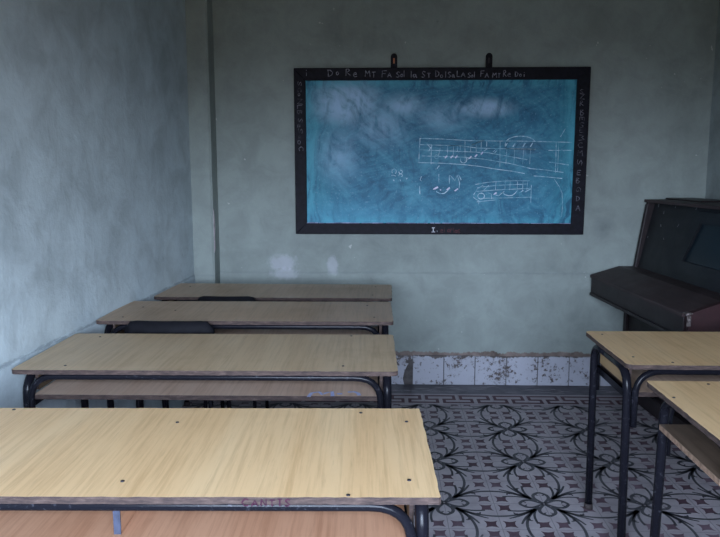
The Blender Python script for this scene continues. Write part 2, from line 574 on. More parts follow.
def quarter_strokes():
    """strokes of one tile; the flower stands on the tile's (0,0) corner"""
    S = []
    # half petal along x (mirrored by the neighbour tile), closing with a curl
    pet = bez((.02, .012), (.12, .05), (.20, .175), (.33, .15), 6)[:-1] + bez((.33, .15), (.42, .13), (.46, .05), (.49, 0), 6)
    S.append((pet, taper(len(pet), .045, .06, .055)))
    S.append((bez((.40, .085), (.37, .07), (.35, .05), (.36, .03), 4), taper(5, .035, .015)))
    # root of the spray between two petals is put in on the diagonal below
    S.append((bez((.22, .20), (.36, .29), (.54, .33), (.78, .29), 7), taper(8, .045, .040)))
    long_ = bez((.22, .21), (.42, .38), (.68, .52), (1.0, .52), 9)
    S.append((long_, taper(10, .048, .048, .048)))
    S.append((bez((.60, .425), (.66, .44), (.68, .40), (.67, .36), 4), taper(5, .055, .02)))
    S.append((bez((.30, .29), (.46, .40), (.60, .52), (.80, .60), 6), taper(7, .042, .055, .03)))
    out = []
    for p, w in S:
        out.append((p, w)); out.append(([(b, a) for a, b in p], w))
    out.append((bez((.12, .12), (.17, .17), (.24, .24), (.33, .33), 4), taper(5, .02, .065, .045)))
    return out


QS = quarter_strokes()


def cushion(cx, cy, r=.13, pinch=.042, n=4):
    P = []
    cs = [(-1, -1), (1, -1), (1, 1), (-1, 1)]
    for i in range(4):
        a, b = cs[i], cs[(i + 1) % 4]
        for k in range(n):
            t = k / n
            u, v = a[0] + (b[0] - a[0]) * t, a[1] + (b[1] - a[1]) * t
            q = 4 * t * (1 - t) * pinch
            nx, ny = (a[0] + b[0]) / 2, (a[1] + b[1]) / 2
            P.append((cx + u * r - nx * q, cy + v * r - ny * q))
    return P


bm = bmesh.new()
T = .2
FX0, FY0, FYE = -1.4, -2.2, 3.789
def quad(x0, x1, y0, y1, z, mat):
    f = bm.faces.new([bm.verts.new(p) for p in ((x0, y0, z), (x1, y0, z), (x1, y1, z), (x0, y1, z))]); f.material_index = mat
quad(-1.6, 2.5, FY0, D + .2, 0, 0)
box(bm, -1.6, 2.5, FY0, D + .2, -.15, -.002, 0)
ZI = .0006
quad(-1.45, 2.3, 3.754, 3.945, ZI * 1.7, 0); quad(-1.45, 2.3, 3.940, D + .02, ZI * 2.0, 4)
for i in range(-7, 9):                                  # rubbed pale streaks on the grey strip
    for k in range(5):
        u = .26 + i * .2 + random.uniform(-.1, .1); v = 3.965 + random.uniform(0, .12)
        ribbon(bm, bez((u, v), (u + .03, v + random.uniform(-.03, .03)), (u + .06, v + random.uniform(-.03, .03)), (u + .09, v + random.uniform(-.02, .02)), 4), taper(5, .002, .006, .002), ZI * 2.6, 0)
# key-pattern border tiles
for i in range(-8, 11):
    ox, oy = .26 + i * T - .006, 3.757
    key = [(.03, .15), (.40, .15), (.40, .46), (.10, .46), (.10, .82), (.90, .82), (.90, .46), (.60, .46), (.60, .15), (.97, .15)]
    path = [(ox + a * T, oy + .006 + b * .172) for a, b in key]
    for a, c in zip(path[:-1], path[1:]):
        ex = .0115
        x0, x1 = sorted((a[0], c[0])); y0, y1 = sorted((a[1], c[1]))
        quad(x0 - ex * .8, x1 + ex * .8, y0 - ex, y1 + ex, ZI * 2.4 + random.uniform(0, .0002), 3)
    quad(ox, ox + T, 3.754, 3.7575, ZI * 2.4, 1)
# flowered field: each 2 x 2 block of tiles makes one flower
nx0, nx1 = -8, 10
for j in range(0, 16):
    for i in range(nx0, nx1):
        x0, y1 = .26 + i * T, FYE - j * T                # tile spans x0..x0+T, y1-T..y1
        fx = x0 if i % 2 == 0 else x0 + T                # flower corner: x = .26 + .4 k, y = 3.389 - .4 k = FYE - .4 k
        fy = y1 if j % 2 == 0 else y1 - T
        sx = 1 if i % 2 == 0 else -1
        sy = -1 if j % 2 == 0 else 1
        def TM(u, v, fx=fx, fy=fy, sx=sx, sy=sy):
            return (fx + sx * u * T, fy + sy * v * T, ZI)
        detail = y1 > -.3
        for p, w in QS:
            if detail: ribbon(bm, p, w, 0, 1, M=TM, wide=1.18)
        for c in ((.82, .18), (.18, .82), (.82, .82)):
            f = bm.faces.new([bm.verts.new(TM(*q)) for q in cushion(*c)]); f.material_index = 2
for f in bm.faces:
    if f.material_index in (1, 2) and f.normal.z < 0: f.normal_flip()
floor = tag(mesh_obj('floor', bm, [M_tile, M_line, M_sq, M_key, M_strip]), 'patterned cement tile floor with grey flowers and plum squares', kind='structure')


# ------------------------------------------------------------------ chalkboard
BX0, BX1, BZ0, BZ1 = -.513, 1.212, .946, 1.920
def bd(u, v):
    """board grid: u 0..296 from left to right, v 0..166 from top to bottom"""
    return BX0 + u / 296 * (BX1 - BX0), BZ1 - v / 166 * (BZ1 - BZ0)

class Loose:
    """every stroke or letter drawn into it becomes an object of its own"""
    def __init__(s, name, mat, parent): s.name, s.mat, s.parent = name, mat, parent
    def put(s, draw):
        b = bmesh.new(); draw(b); mesh_obj(s.name, b, s.mat, s.parent)


board = tag(empty('chalkboard', (0, 0, 0)), 'wide blue chalkboard in a black wooden frame hung on the far wall', 'chalkboard')
FW, FT = .068, .070
bm = bmesh.new()
box(bm, BX0 + .03, BX1 - .03, D - .022, D - .006, BZ0 + .03, BZ1 - .03)
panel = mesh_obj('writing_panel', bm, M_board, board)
YF = D - .040
def rail(name, pts):
    bm = bmesh.new(); prism(bm, pts, YF, D - .004, 'y', 0, .003); return mesh_obj(name, bm, M_frame, board)
xl, xr, zb, zt = BX0, BX1, BZ0, BZ1
top = rail('frame_rail', [(xl, zt), (xr, zt), (xr - FW, zt - FT), (xl + FW, zt - FT)])
bot = rail('frame_rail', [(xl, zb), (xr, zb), (xr - FW, zb + .066), (xl + FW, zb + .066)])
lef = rail('frame_stile', [(xl, zt), (xl + FW, zt - FT), (xl + FW, zb + .066), (xl, zb)])
rig = rail('frame_stile', [(xr, zt), (xr - FW - .006, zt - FT), (xr - FW - .006, zb + .066), (xr, zb)])
for bx, scr in ((.0743, True), (.6285, False)):
    bm = bmesh.new()
    w, z0, z1 = .019, 1.86, 2.005
    arc = [(bx + w * math.cos(a), z1 - w + w * math.sin(a)) for a in [PI * k / 8 for k in range(9)]]
    prism(bm, [(bx - w, z0), (bx + w, z0)] + arc, D - .012, D - .001, 'y')
    h = mesh_obj('hanging_strap', bm, M_frame, board)
    bm = bmesh.new(); box(bm, bx - .0045, bx + .0045, D - .0145, D - .0115, z1 - .058, z1 - .028, 0, .001)
    s = mesh_obj('screw', bm, M_orange if scr else M_bolt, h)
bm = bmesh.new()
YD = D - .0225
def SM(y):
    return lambda u, v: (u, y, v)
def stroke(bm, pts, w, y, mat=0):
    """chalk stroke through board-grid points"""
    q = [bd(*p) for p in pts]
    ws = [s * random.uniform(.75, 1.2) for s in ([w] * len(q) if not isinstance(w, (list, tuple)) else w)]
    bm.put(lambda b: ribbon(b, q, ws, 0, mat, M=SM(y)))
def arcp(cx, cy, rx, ry, a0, a1, n=12):
    return [(cx + rx * math.cos(math.radians(a0 + (a1 - a0) * k / n)), cy + ry * math.sin(math.radians(a0 + (a1 - a0) * k / n))) for k in range(n + 1)]
B = lambda *a: [(x - 293.2, y - 68.2) for x, y in a]        # sketch grid -> board grid
W1 = .0036
# long stave that fans out to the right
mm = Loose('chalk_line', M_chalk, panel)
for pts in ([(421, 137.2), (445, 138), (470, 139.5), (500, 140), (515, 140), (540, 140.5), (574, 141.5)],
            [(421, 143.5), (440, 144), (463, 144.8), (480, 147), (500, 147.5), (537, 148.2)], [(551, 149.3), (574, 149.3)],
            [(421, 148.6), (445, 149.6), (470, 150.6), (490, 151.6), (505, 154.2), (530, 158.5)], [(552, 161), (572, 163.8)],
            [(423, 154.7), (447, 155.5), (465, 156), (486, 158), (500, 160.4), (512, 162.2), (534, 167.5), (550, 169), (567, 171.4)],
            [(420, 161.3), (445, 162.1), (465, 163.4), (482, 165.2), (500, 168.2), (515, 170), (528, 172.5)], [(537, 174.8), (552, 176), (566, 177.4)]):
    stroke(mm, B(*pts), W1, YD)
stroke(mm, B((421, 137), (420.3, 150), (420, 161.5)), W1, YD); stroke(mm, B((432.5, 143), (432.5, 163)), W1, YD)
stroke(mm, B((502, 140), (502.5, 166)), W1 * .7, YD); stroke(mm, B((558.5, 141), (559, 172)), W1 * .8, YD); stroke(mm, B((561, 142), (561, 171)), W1 * .5, YD)
stroke(mm, B((567, 128), (562.5, 136)), W1, YD)
stroke(mm, B((558, 178), (563, 185), (566.5, 192), (567.5, 204), (567, 216)), W1 * .6, YD)
mm = Loose('chalk_note', M_chalk, panel)
# clefs, stems, beams, note heads
stroke(mm, B((432, 146), (430, 150)), W1, YD); stroke(mm, B((428, 143), (432, 147), (434, 144)), W1 * .8, YD)
stroke(mm, B(*arcp(438, 155.5, 2.3, 1.8, 20, 330)), W1 * .8, YD); stroke(mm, B((440, 154), (441.5, 147)), W1 * .7, YD)
stroke(mm, B((449, 156), (449, 144.5), (462, 144.5), (462, 149)), W1, YD); stroke(mm, B((455, 155), (455, 145)), W1 * .7, YD); stroke(mm, B((459, 150), (459, 145)), W1 * .7, YD)
stroke(mm, B(*arcp(465.5, 158.5, 3.3, 3.3, -60, 200)), W1 * 1.2, YD); stroke(mm, B((466.5, 139), (467, 160)), W1 * .8, YD); stroke(mm, B((470, 158), (472.5, 156)), W1 * 1.2, YD)
stroke(mm, B((472.5, 150), (472.3, 144.5), (482, 140.3), (488, 139)), W1 * 1.1, YD); stroke(mm, B((472.3, 144.6), (482.5, 140.1)), W1 * 1.4, YD)
stroke(mm, B((478, 151), (478, 143)), W1 * .7, YD); stroke(mm, B((488.5, 139), (488.5, 145.5)), W1, YD); stroke(mm, B((483, 150), (483, 141)), W1 * .7, YD)
stroke(mm, B((486, 150), (490, 147)), W1 * 1.2, YD); stroke(mm, B((495, 151), (498, 148), (499, 149.5), (496.5, 152)), W1, YD)
stroke(mm, B((507.5, 141.5), (507, 146)), W1, YD)
stroke(mm, B(*arcp(522.5, 141.5, 14.5, 6.3, 190, 352)), W1 * 1.25, YD)
for x in (508, 516, 526, 533.5):
    stroke(mm, B((x - .9, 145.8), (x + 1.4, 141.9)), .0065, YD)
for x in (509, 517, 526, 533): stroke(mm, B((x, 148.5), (x - .5, 163)), W1 * .6, YD)
stroke(mm, B((508, 147.6), (520, 147.8), (538, 148.3)), W1 * 1.3, YD)
# loose figures under the stave
stroke(mm, B(*arcp(394.8, 170.3, 2.3, 2.4, 130, 420)), W1 * 1.1, YD); stroke(mm, B((392, 174.4), (394, 174), (396.5, 175)), W1, YD); stroke(mm, B((394, 178.5), (395, 180)), W1 * 1.2, YD)
stroke(mm, B(*arcp(401.5, 170.8, 1.8, 1.8, -100, 190)), W1, YD); stroke(mm, B(*arcp(401.5, 174.3, 1.9, 1.5, 150, 420)), W1 * .9, YD); stroke(mm, B((401, 178), (401.5, 180)), W1, YD); stroke(mm, B((407, 178), (408.5, 177)), W1, YD)
stroke(mm, B((421, 185), (421.5, 193.5)), W1 * 1.2, YD); stroke(mm, B((423, 175), (421.5, 179), (423, 180)), W1 * .9, YD)
stroke(mm, B((440.5, 173), (440.8, 181.5)), W1 * 1.1, YD)
stroke(mm, B((451.5, 183), (451.3, 174), (453, 175), (457, 179.5), (459.5, 174), (461, 174), (463.5, 179)), W1 * 1.1, YD); stroke(mm, B((459.5, 174.5), (462, 182), (461.5, 187.5)), W1 * .9, YD)
stroke(mm, B((438.5, 167.5), (441, 164.3)), W1 * 1.3, YD)
stroke(mm, B((438, 190.5), (442, 192.8), (446.5, 192.5), (450, 189.5), (452, 187)), W1 * 1.4, YD)
# small stave low on the right
for a in ([(478, 183.5), (490, 181.3), (508, 179.9), (520, 179.6), (533, 179.8)], [(480, 186.5), (500, 184.3), (530, 183)], [(479, 190.5), (500, 189), (534, 187.3)],
          [(484, 197.5), (510, 197), (536, 196.2)], [(480, 201), (500, 199)]):
    stroke(mm, B(*a), W1 * .8, YD)
for x in (499, 508.5, 513.5, 521, 526.5, 531): stroke(mm, B((x, 180.3), (x - .3, 189)), W1 * .75, YD)
stroke(mm, B((535, 184), (535, 202)), W1, YD)
stroke(mm, B(*arcp(484.2, 195.2, 3.4, 3.0, 0, 360, 16)), W1 * 1.3, YD); stroke(mm, B((476, 196), (479, 198.5), (482, 200), (482, 203.5)), W1, YD); stroke(mm, B((476.5, 194), (480, 188), (486, 184)), W1 * .8, YD); stroke(mm, B((487, 189), (492, 184)), W1 * .8, YD)
stroke(mm, B((491.5, 192), (494.5, 193), (495, 198)), W1, YD)
stroke(mm, B((499, 194), (502, 195), (506, 191.5), (508, 193.5), (512, 194.8), (516, 194.5), (519, 192), (521, 189.5)), W1 * 1.3, YD)
stroke(mm, B((523, 192), (527, 189.3)), W1 * 1.5, YD); stroke(mm, B((529, 191), (534.5, 187.8)), W1 * 1.5, YD); stroke(mm, B((505, 192.5), (508, 190)), W1 * 1.6, YD)
mm = Loose('chalk_note', M_chalkhot, panel)
for x, y in ((447.5, 155.8), (453.3, 155.6), (458, 155.6), (484, 152), (478, 154.5), (472.2, 156.2)):
    stroke(mm, B((x - 1, y + 1.3), (x + 1.1, y - 1.2)), .0075, YD - .0004)
stroke(mm, B((435, 188.3), (437.5, 187.3), (440, 186)), [.006, .014, .008], YD - .0004)
stroke(mm, B((449, 189), (452, 186.6)), .0085, YD - .0004); stroke(mm, B((457, 190), (460.5, 187.7)), .0085, YD - .0004)
stroke(mm, B((442, 189.2), (443, 188.6)), .008, YD - .0004)
stroke(mm, B((496.8, 193.8), (498.8, 192.3), (500, 191.6)), [.006, .011, .006], YD - .0004)

# hand lettering; every glyph is a set of strokes in a 1 x 1 box, v up
GL = {
 'D': [[(.05, .95), (.5, .9), (.85, .6), (.75, .25), (.4, .05), (.1, .05)], [(.15, .92), (.2, .05)]],
 'o': [[(.5, .62), (.2, .45), (.25, .12), (.6, .05), (.85, .3), (.7, .58), (.5, .62)]],
 'R': [[(.15, .0), (.2, .95), (.6, .98), (.75, .75), (.3, .5), (.9, .05)]],
 'e': [[(.2, .35), (.8, .42), (.7, .65), (.35, .6), (.18, .3), (.4, .03), (.9, .1)]],
 'E': [[(.9, .95), (.2, .92), (.15, .05), (.9, .05)], [(.2, .5), (.7, .5)]],
 'M': [[(.05, .05), (.15, .95), (.45, .45), (.8, .95), (.95, .0)]],
 'I': [[(.5, .0), (.5, .9)], [(.1, .9), (.95, .92)]],
 'F': [[(.1, .0), (.15, .95), (.9, .98)], [(.15, .55), (.7, .55)]],
 'A': [[(.0, .0), (.45, .8), (.9, .0)], [(.2, .35), (.75, .32)]],
 'S': [[(.9, .85), (.5, .98), (.15, .75), (.45, .5), (.8, .28), (.5, .02), (.05, .12)]],
 'l': [[(.5, 1.0), (.5, .0)]],
 'L': [[(.15, 1.0), (.1, .05), (.85, .08)]],
 'a': [[(.75, .5), (.3, .55), (.1, .2), (.45, .02), (.75, .5), (.8, .05), (1.0, .02)]],
 'i': [[(.5, .5), (.5, .0)], [(.45, .78), (.55, .85)]],
 'N': [[(.05, .0), (.1, .9), (.85, .05), (.9, .95)]],
 '/': [[(.5, 1.0), (.45, .0)]],
 'C': [[(.9, .85), (.45, .95), (.1, .5), (.4, .05), (.95, .15)]],
 'B': [[(.15, 0), (.15, .95), (.7, .85), (.2, .52), (.85, .3), (.6, .02), (.15, .02)]],
 'G': [[(.9, .85), (.4, .95), (.1, .45), (.45, .02), (.9, .2), (.88, .48), (.55, .48)]],
 'T': [[(.5, 0), (.5, .92)], [(.05, .92), (.95, .95)]],
 '-': [[(.1, .45), (.8, .48)]], '.': [[(.4, .02), (.55, .10)]], 'm': [[(.0, .0), (.08, .6), (.3, .75), (.45, .1), (.6, .7), (.85, .6), (.95, .0)]],
 '3': [[(.1, .9), (.8, .9), (.4, .55), (.85, .3), (.5, .0), (.05, .1)]],
}
def letter(bm, ch, x, y, w, h, th, T, rot=False, mat=0):
    if isinstance(bm, Loose):
        bm.put(lambda b: letter(b, ch, x, y, w, h, th, T, rot, mat)); return
    for s in GL.get(ch, []):
        pts = [((x + (1 - b) * w, y + a * h) if rot else (x + a * w, y + b * h)) for a, b in s]
        if rot: pts = [(x + b * w, y + (1 - a) * h) for a, b in s]
        fine = []
        for a, c in zip(pts[:-1], pts[1:]):
            for k in range(3): fine.append((a[0] + (c[0] - a[0]) * k / 3, a[1] + (c[1] - a[1]) * k / 3))
        fine.append(pts[-1])
        ribbon(bm, fine, [th * random.uniform(.7, 1.25) for _ in fine], 0, mat, M=T)
mm = Loose('chalk_letter', M_pale, top)
YT = YF - .0006
# (glyph, left, baseline, width, height) on the sketch grid
line = [('D', 328.5, 76.6, 6.5, 6.8), ('o', 337, 75.4, 3.6, 5.4), ('R', 346.5, 76, 6, 6.8), ('e', 354, 77.2, 5, 6.5), ('M', 366.5, 77.2, 5.5, 6.6), ('I', 373, 77.6, 4.5, 5.6),
        ('F', 383, 77.6, 6, 6.6), ('A', 389, 77.6, 4.4, 5.4), ('S', 397.5, 77.8, 4.4, 5.6), ('o', 401.7, 77.4, 3, 4.6), ('l', 404.3, 77.2, 2.6, 6.2), ('l', 411.5, 78, 2.5, 6.6), ('a', 414, 77.8, 4.6, 5.4),
        ('S', 423, 78, 4.2, 6.2), ('I', 428.5, 78, 3.8, 4.6), ('D', 436.3, 77.4, 5, 6.2), ('o', 441.2, 78.4, 3.6, 5), ('/', 446.2, 78, 2, 6), ('S', 449, 78, 3.8, 5.4), ('a', 453, 78, 3.4, 4.6),
        ('L', 458, 77.6, 4, 6), ('A', 462.5, 77.6, 4.4, 5.6), ('S', 469, 78.2, 3.5, 4.8), ('o', 472.2, 78.2, 2.6, 4), ('l', 474.6, 78, 2.2, 5.6), ('F', 481.5, 77.4, 4.4, 5.8), ('A', 486.3, 78.2, 4, 5), ('M', 493.5, 78.4, 4.6, 5),
        ('I', 498.5, 78.4, 3.2, 4.4), ('R', 503.8, 77.6, 4, 6.2), ('e', 508, 77.6, 4, 5.4), ('D', 515.5, 77.6, 4, 5), ('o', 519.8, 77.6, 3, 4.2), ('i', 523, 77.6, 4, 5)]
GX = (BX1 - BX0) / 296; GZ = (BZ1 - BZ0) / 166
for ch, x, y, w, h in line:
    u, v = bd(x - 294.8, y - 68.2)
    letter(mm, ch, u, v, w * GX, h * GZ, .0042, SM(YT))
u, v = bd(305.5 - 294.8, 76 - 68.2); letter(mm, 'i', u, v, .025, .04, .004, SM(YT))
mm = Loose('chalk_letter', M_faint, lef)
for k, (ch, y, w, h) in enumerate([('S', 84, 4, 5), ('C', 90, 4, 5), ('o', 94, 3.5, 4), ('N', 102, 6, 6), ('L', 107, 5, 5), ('B', 112, 5, 5), ('S', 120, 4.5, 5), ('e', 125, 4, 5), ('S', 131, 4.5, 6), ('a', 136, 4, 4), ('o', 142, 5, 6), ('C', 148, 5, 5)]):
    u, v = bd(298.2 + (y - 68) * .0242 + random.uniform(-.6, .8) - 294.8 - (y - 68) * .0242, y + 2 - 68.2)
    letter(mm, ch, u, v, w * GX, h * GZ, .0036, SM(YT), True)
mm = Loose('chalk_letter', M_faint, rig)
for k, (ch, y, w, h) in enumerate([('S', 92, 4, 4), ('N', 98, 5, 6), ('R', 104, 4.5, 5), ('B', 113, 5, 6), ('E', 119, 5, 5), ('S', 125, 6, 5), ('E', 130, 6, 5), ('M', 138, 6, 6), ('C', 145, 5.5, 5.5), ('M', 153, 5.5, 6), ('S', 163, 5, 7),
                                   ('E', 172, 5, 5), ('B', 180, 5, 5.5), ('G', 189, 5, 5.5), ('D', 198, 4.5, 5), ('A', 208, 5, 7)]):
    u, v = bd(286.3 + random.uniform(-.8, .8), y + 2 - 68.2)
    letter(mm, ch, u, v, w * GX, h * GZ, .0036, SM(YT), k % 3 == 1)
mm = Loose('white_letter', M_white, bot)
def botpos(x, y): return bd((x - 298.6) / (582.6 - 298.6) * 296, y - 68.2)
u, v = botpos(433.5, 231.8); letter(mm, 'I', u, v, .020, .028, .006, SM(YT)); q0 = (u, v); mm.put(lambda b: ribbon(b, [q0, (q0[0] + .020, q0[1] + .001)], .004, 0, 0, M=SM(YT)))
u, v = botpos(438, 231); letter(mm, '.', u, v, .012, .02, .008, SM(YT))
mm = Loose('red_letter', M_red, bot)
for ch, x, y, w, h in (('e', 441.5, 232.5, 4, 5), ('l', 445, 232, 2.5, 5), ('o', 448.5, 232, 4, 5), ('M', 452, 232.6, 4, 5.5), ('a', 456, 232.6, 4, 5), ('S', 459, 233, 3, 4)):
    u, v = botpos(x, y); letter(mm, ch, u, v, w * GX, h * GZ, .005, SM(YT))
# chalk that has settled on the ledge of the lower rail
mm = bmesh.new()
x = BX0 + FW
while x < BX1 - FW - .02:
    l = random.uniform(.02, .07)
    box(mm, x, min(x + l, BX1 - FW - .01), YF + .002, D - .023, BZ0 + .064, BZ0 + .0675 + random.uniform(0, .003))
    x += l * random.uniform(1.0, 1.3)
mesh_obj('chalk_dust', mm, M_dust, bot)


# ------------------------------------------------------------------ school desks
def top_outline(w, d, r, wear):
    pts = []
    for cx, cy, a0 in ((w / 2 - r, d / 2 - r, 0), (-w / 2 + r, d / 2 - r, 90), (-w / 2 + r, -d / 2 + r, 180), (w / 2 - r, -d / 2 + r, 270)):
        for k in range(6):
            a = math.radians(a0 + 90 * k / 5)
            pts.append((cx + r * math.cos(a), cy + r * math.sin(a)))
    out = []
    n = len(pts)
    for i in range(n):
        a, b = pts[i], pts[(i + 1) % n]
        l = math.hypot(b[0] - a[0], b[1] - a[1]); m = max(1, int(l / .018))
        for k in range(m):
            t = k / m
            out.append((a[0] + (b[0] - a[0]) * t + random.uniform(-wear, wear), a[1] + (b[1] - a[1]) * t + random.uniform(-wear, wear)))
    return out


def make_desk(label, loc, rz, w, d, h, topmat, shelfmat, inset=.018, lean=.0, bolts=(), wear=.0012, divider=False, panels=True, shelf_z=None, shelf_out=0.0, rcorner=.018, back_in=0.0, loose_shelf=False):
    root = tag(empty('school_desk', (*loc, 0), rz), label, 'desk', 'two-seat school desks')
    th = .015
    mats_edge = M_edge
    bm = bmesh.new()
    prism(bm, top_outline(w, d, rcorner, wear), h - th, h, 'z', 0)
    for f in bm.faces:
        f.material_index = 0 if f.normal.z > .5 else 1
    bm.normal_update()
    for f in bm.faces:
        f.material_index = 0 if f.normal.z > .5 else 1
    mesh_obj('tabletop', bm, [topmat, M_edge], root)
    for (x, y) in bolts:
        bm = bmesh.new(); disc(bm, (x, y, h + .0004), .0047, .0022)
        mesh_obj('bolt', bm, M_bolt, root)
    R = .0142
    RB = .0108
    zt = h - th - R
    lx, ly = w / 2 - inset - R, d / 2 - .035
    for sx in (-1, 1):
        for sy in (-1, 1):
            bm = bmesh.new()
            yl = sy * ly - (back_in if sy > 0 else 0)
            foot = (sx * (lx - lean), yl + sy * .004, .0)
            pts = fillet([foot, (sx * lx, yl, zt), (sx * lx, 0, zt)], [0, .075, 0])
            pts[0] = Vector((foot[0], foot[1], .012))
            tube(bm, pts, R)
            lg = mesh_obj('leg', bm, M_black, root)
            bm = bmesh.new(); tube(bm, [(foot[0], foot[1], 0), (foot[0], foot[1], .022)], [.0175, .016], 12)
            mesh_obj('rubber_foot', bm, M_rubber, lg)
    for sy in (-1, 1):                                     # bowed rails welded between the legs under the front and back edges
        bm = bmesh.new()
        xx = lx - R - RB + .004
        y = sy * (d / 2 - .017) - (back_in if sy > 0 else 0)
        zr = h - th - RB
        pts = fillet([(-xx, y, zr - .19), (-xx, y, zr), (xx, y, zr), (xx, y, zr - .19)], [0, .085, .085, 0])
        tube(bm, pts, RB)
        mesh_obj('cross_rail', bm, M_black, root)
    sz = shelf_z if shelf_z else h - .097
    sw = lx - .029 + shelf_out
    sd0, sd1 = -d / 2 + .03, d / 2 - .03
    bm = bmesh.new()
    if loose_shelf: sd0, sd1, sw = -ly + R + .016, ly - back_in - R - .004, lx + R + .006
    else: sd1 -= back_in
    o = [(-sw, sd0 - .012), (sw, sd0 - .012), (sw, sd1), (-sw, sd1)]
    prism(bm, o, sz - .016, sz, 'z')
    bm.normal_update()
    for f in bm.faces: f.material_index = 0 if abs(f.normal.z) > .5 else 1
    mesh_obj('shelf', bm, [shelfmat, M_paleedge if loose_shelf else M_edge], root)
    for sx in (-1, 1):                                     # angle bars that carry the shelf
        bm = bmesh.new()
        xo = sx * (lx - R - .001)
        box(bm, min(xo, xo - sx * .004), max(xo, xo - sx * .004), -ly, ly - back_in, sz - .046, sz - .0165)
        box(bm, min(xo, xo - sx * .03), max(xo, xo - sx * .03), -ly, ly - back_in, sz - .0200, sz - .0165)
        mesh_obj('shelf_rail', bm, M_black, root)
        if panels:
            bm = bmesh.new()
            x1 = sx * (lx - R * 1.0); x0 = x1 - sx * .010
            box(bm, min(x0, x1), max(x0, x1), -ly + .03, ly - .03 - back_in, sz + .0005, h - th - .0005, 0, .001)
            bm.normal_update()
            for f in bm.faces: f.material_index = 1 if abs(f.normal.y) > .5 else 0
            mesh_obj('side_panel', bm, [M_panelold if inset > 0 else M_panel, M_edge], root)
    if divider:
        bm = bmesh.new(); box(bm, -.0375, -.0245, sd0 + .006, sd1, sz + .0005, h - th - .0005, 0); box(bm, -.038, -.024, sd0 + .003, sd0 + .006, sz + .0005, h - th - .0005, 1)
        mesh_obj('divider', bm, [shelfmat, M_grey], root)
    return root


d1 = make_desk('pale yellow school desk nearest the camera, with a centre divider under its top', (-.499, 1.474), math.radians(1.45), 1.222, .497, .70, M_top, M_shelf, divider=True, rcorner=.006,
               bolts=[(-.028, -.182), (.432, -.24), (.555, -.175), (.57, .152), (.455, .215), (-.005, .145), (-.462, .235), (-.555, -.17)])
d2 = make_desk('second school desk from the camera, dull tan top with an open reddish shelf', (-.562, 2.307), math.radians(.7), 1.230, .488, .70, M_topshade, M_shelfpale,
               bolts=[(-.46, -.195), (.44, -.185), (.455, .22), (-.5, .19)], rcorner=.015, shelf_z=.613)
d3 = make_desk('third school desk from the camera, brownish top with a dark red front edge', (-.557, 2.90), math.radians(.8), 1.216, .425, .72, M_topdim, M_shelfpale,
               bolts=[(-.52, -.14), (-.505, .07), (.5, .12), (-.34, .0), (.53, -.13)])
d4 = make_desk('farthest school desk on the left, standing closest to the chalkboard wall', (-.538, 3.522), math.radians(-.6), 1.196, .415, .70, M_topdim, M_shelfpale,
               bolts=[(-.5, .1), (.5, -.12), (.51, .13)])
r1 = make_desk('school desk on the right in front of the piano, yellow side panel showing', (1.407, 2.405), 0.0, 1.205, .475, .70, M_top, M_shelfpale, inset=.0, lean=.009,
               bolts=[(-.552, .18), (-.55, -.14), (-.445, -.205), (.5, .18), (.5, -.15)], rcorner=.026, back_in=.05)
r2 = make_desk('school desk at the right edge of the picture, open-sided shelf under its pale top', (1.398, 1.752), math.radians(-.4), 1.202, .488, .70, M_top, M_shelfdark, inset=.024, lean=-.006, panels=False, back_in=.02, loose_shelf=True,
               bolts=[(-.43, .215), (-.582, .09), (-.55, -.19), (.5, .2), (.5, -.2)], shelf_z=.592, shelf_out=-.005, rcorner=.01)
# scribbles on two of the desks
mm = bmesh.new()
x = .225
for ch, w, h in (('C', .016, .016), ('A', .014, .015), ('N', .012, .016), ('I', .012, .014), ('I', .010, .016), ('S', .012, .015)):
    letter(mm, ch, x, .682, w, h, .0024, lambda u, v: (u, -.497 / 2 - .0017, v)); x += w + .004
o = mesh_obj('scrawled_name', mm, M_ink, d1); o['label'] = 'dark red scrawled name on the edge of the top'
mm = bmesh.new()
for pts in ([(0, -.02), (.008, .03), (.035, .045), (.05, .01), (.06, .03), (.085, .05), (.09, -.01)], [(.105, .02), (.125, .022)], [(.145, .045), (.17, .048), (.185, .03), (.19, .0)]):
    ribbon(mm, [(.332 + a * .85, -.220 + b * .75) for a, b in pts], .0125, 0, 0, M=lambda u, v: (u, v, .613 + .0006))
mesh_obj('chalk_scrawl', mm, M_chalkblue, d2)


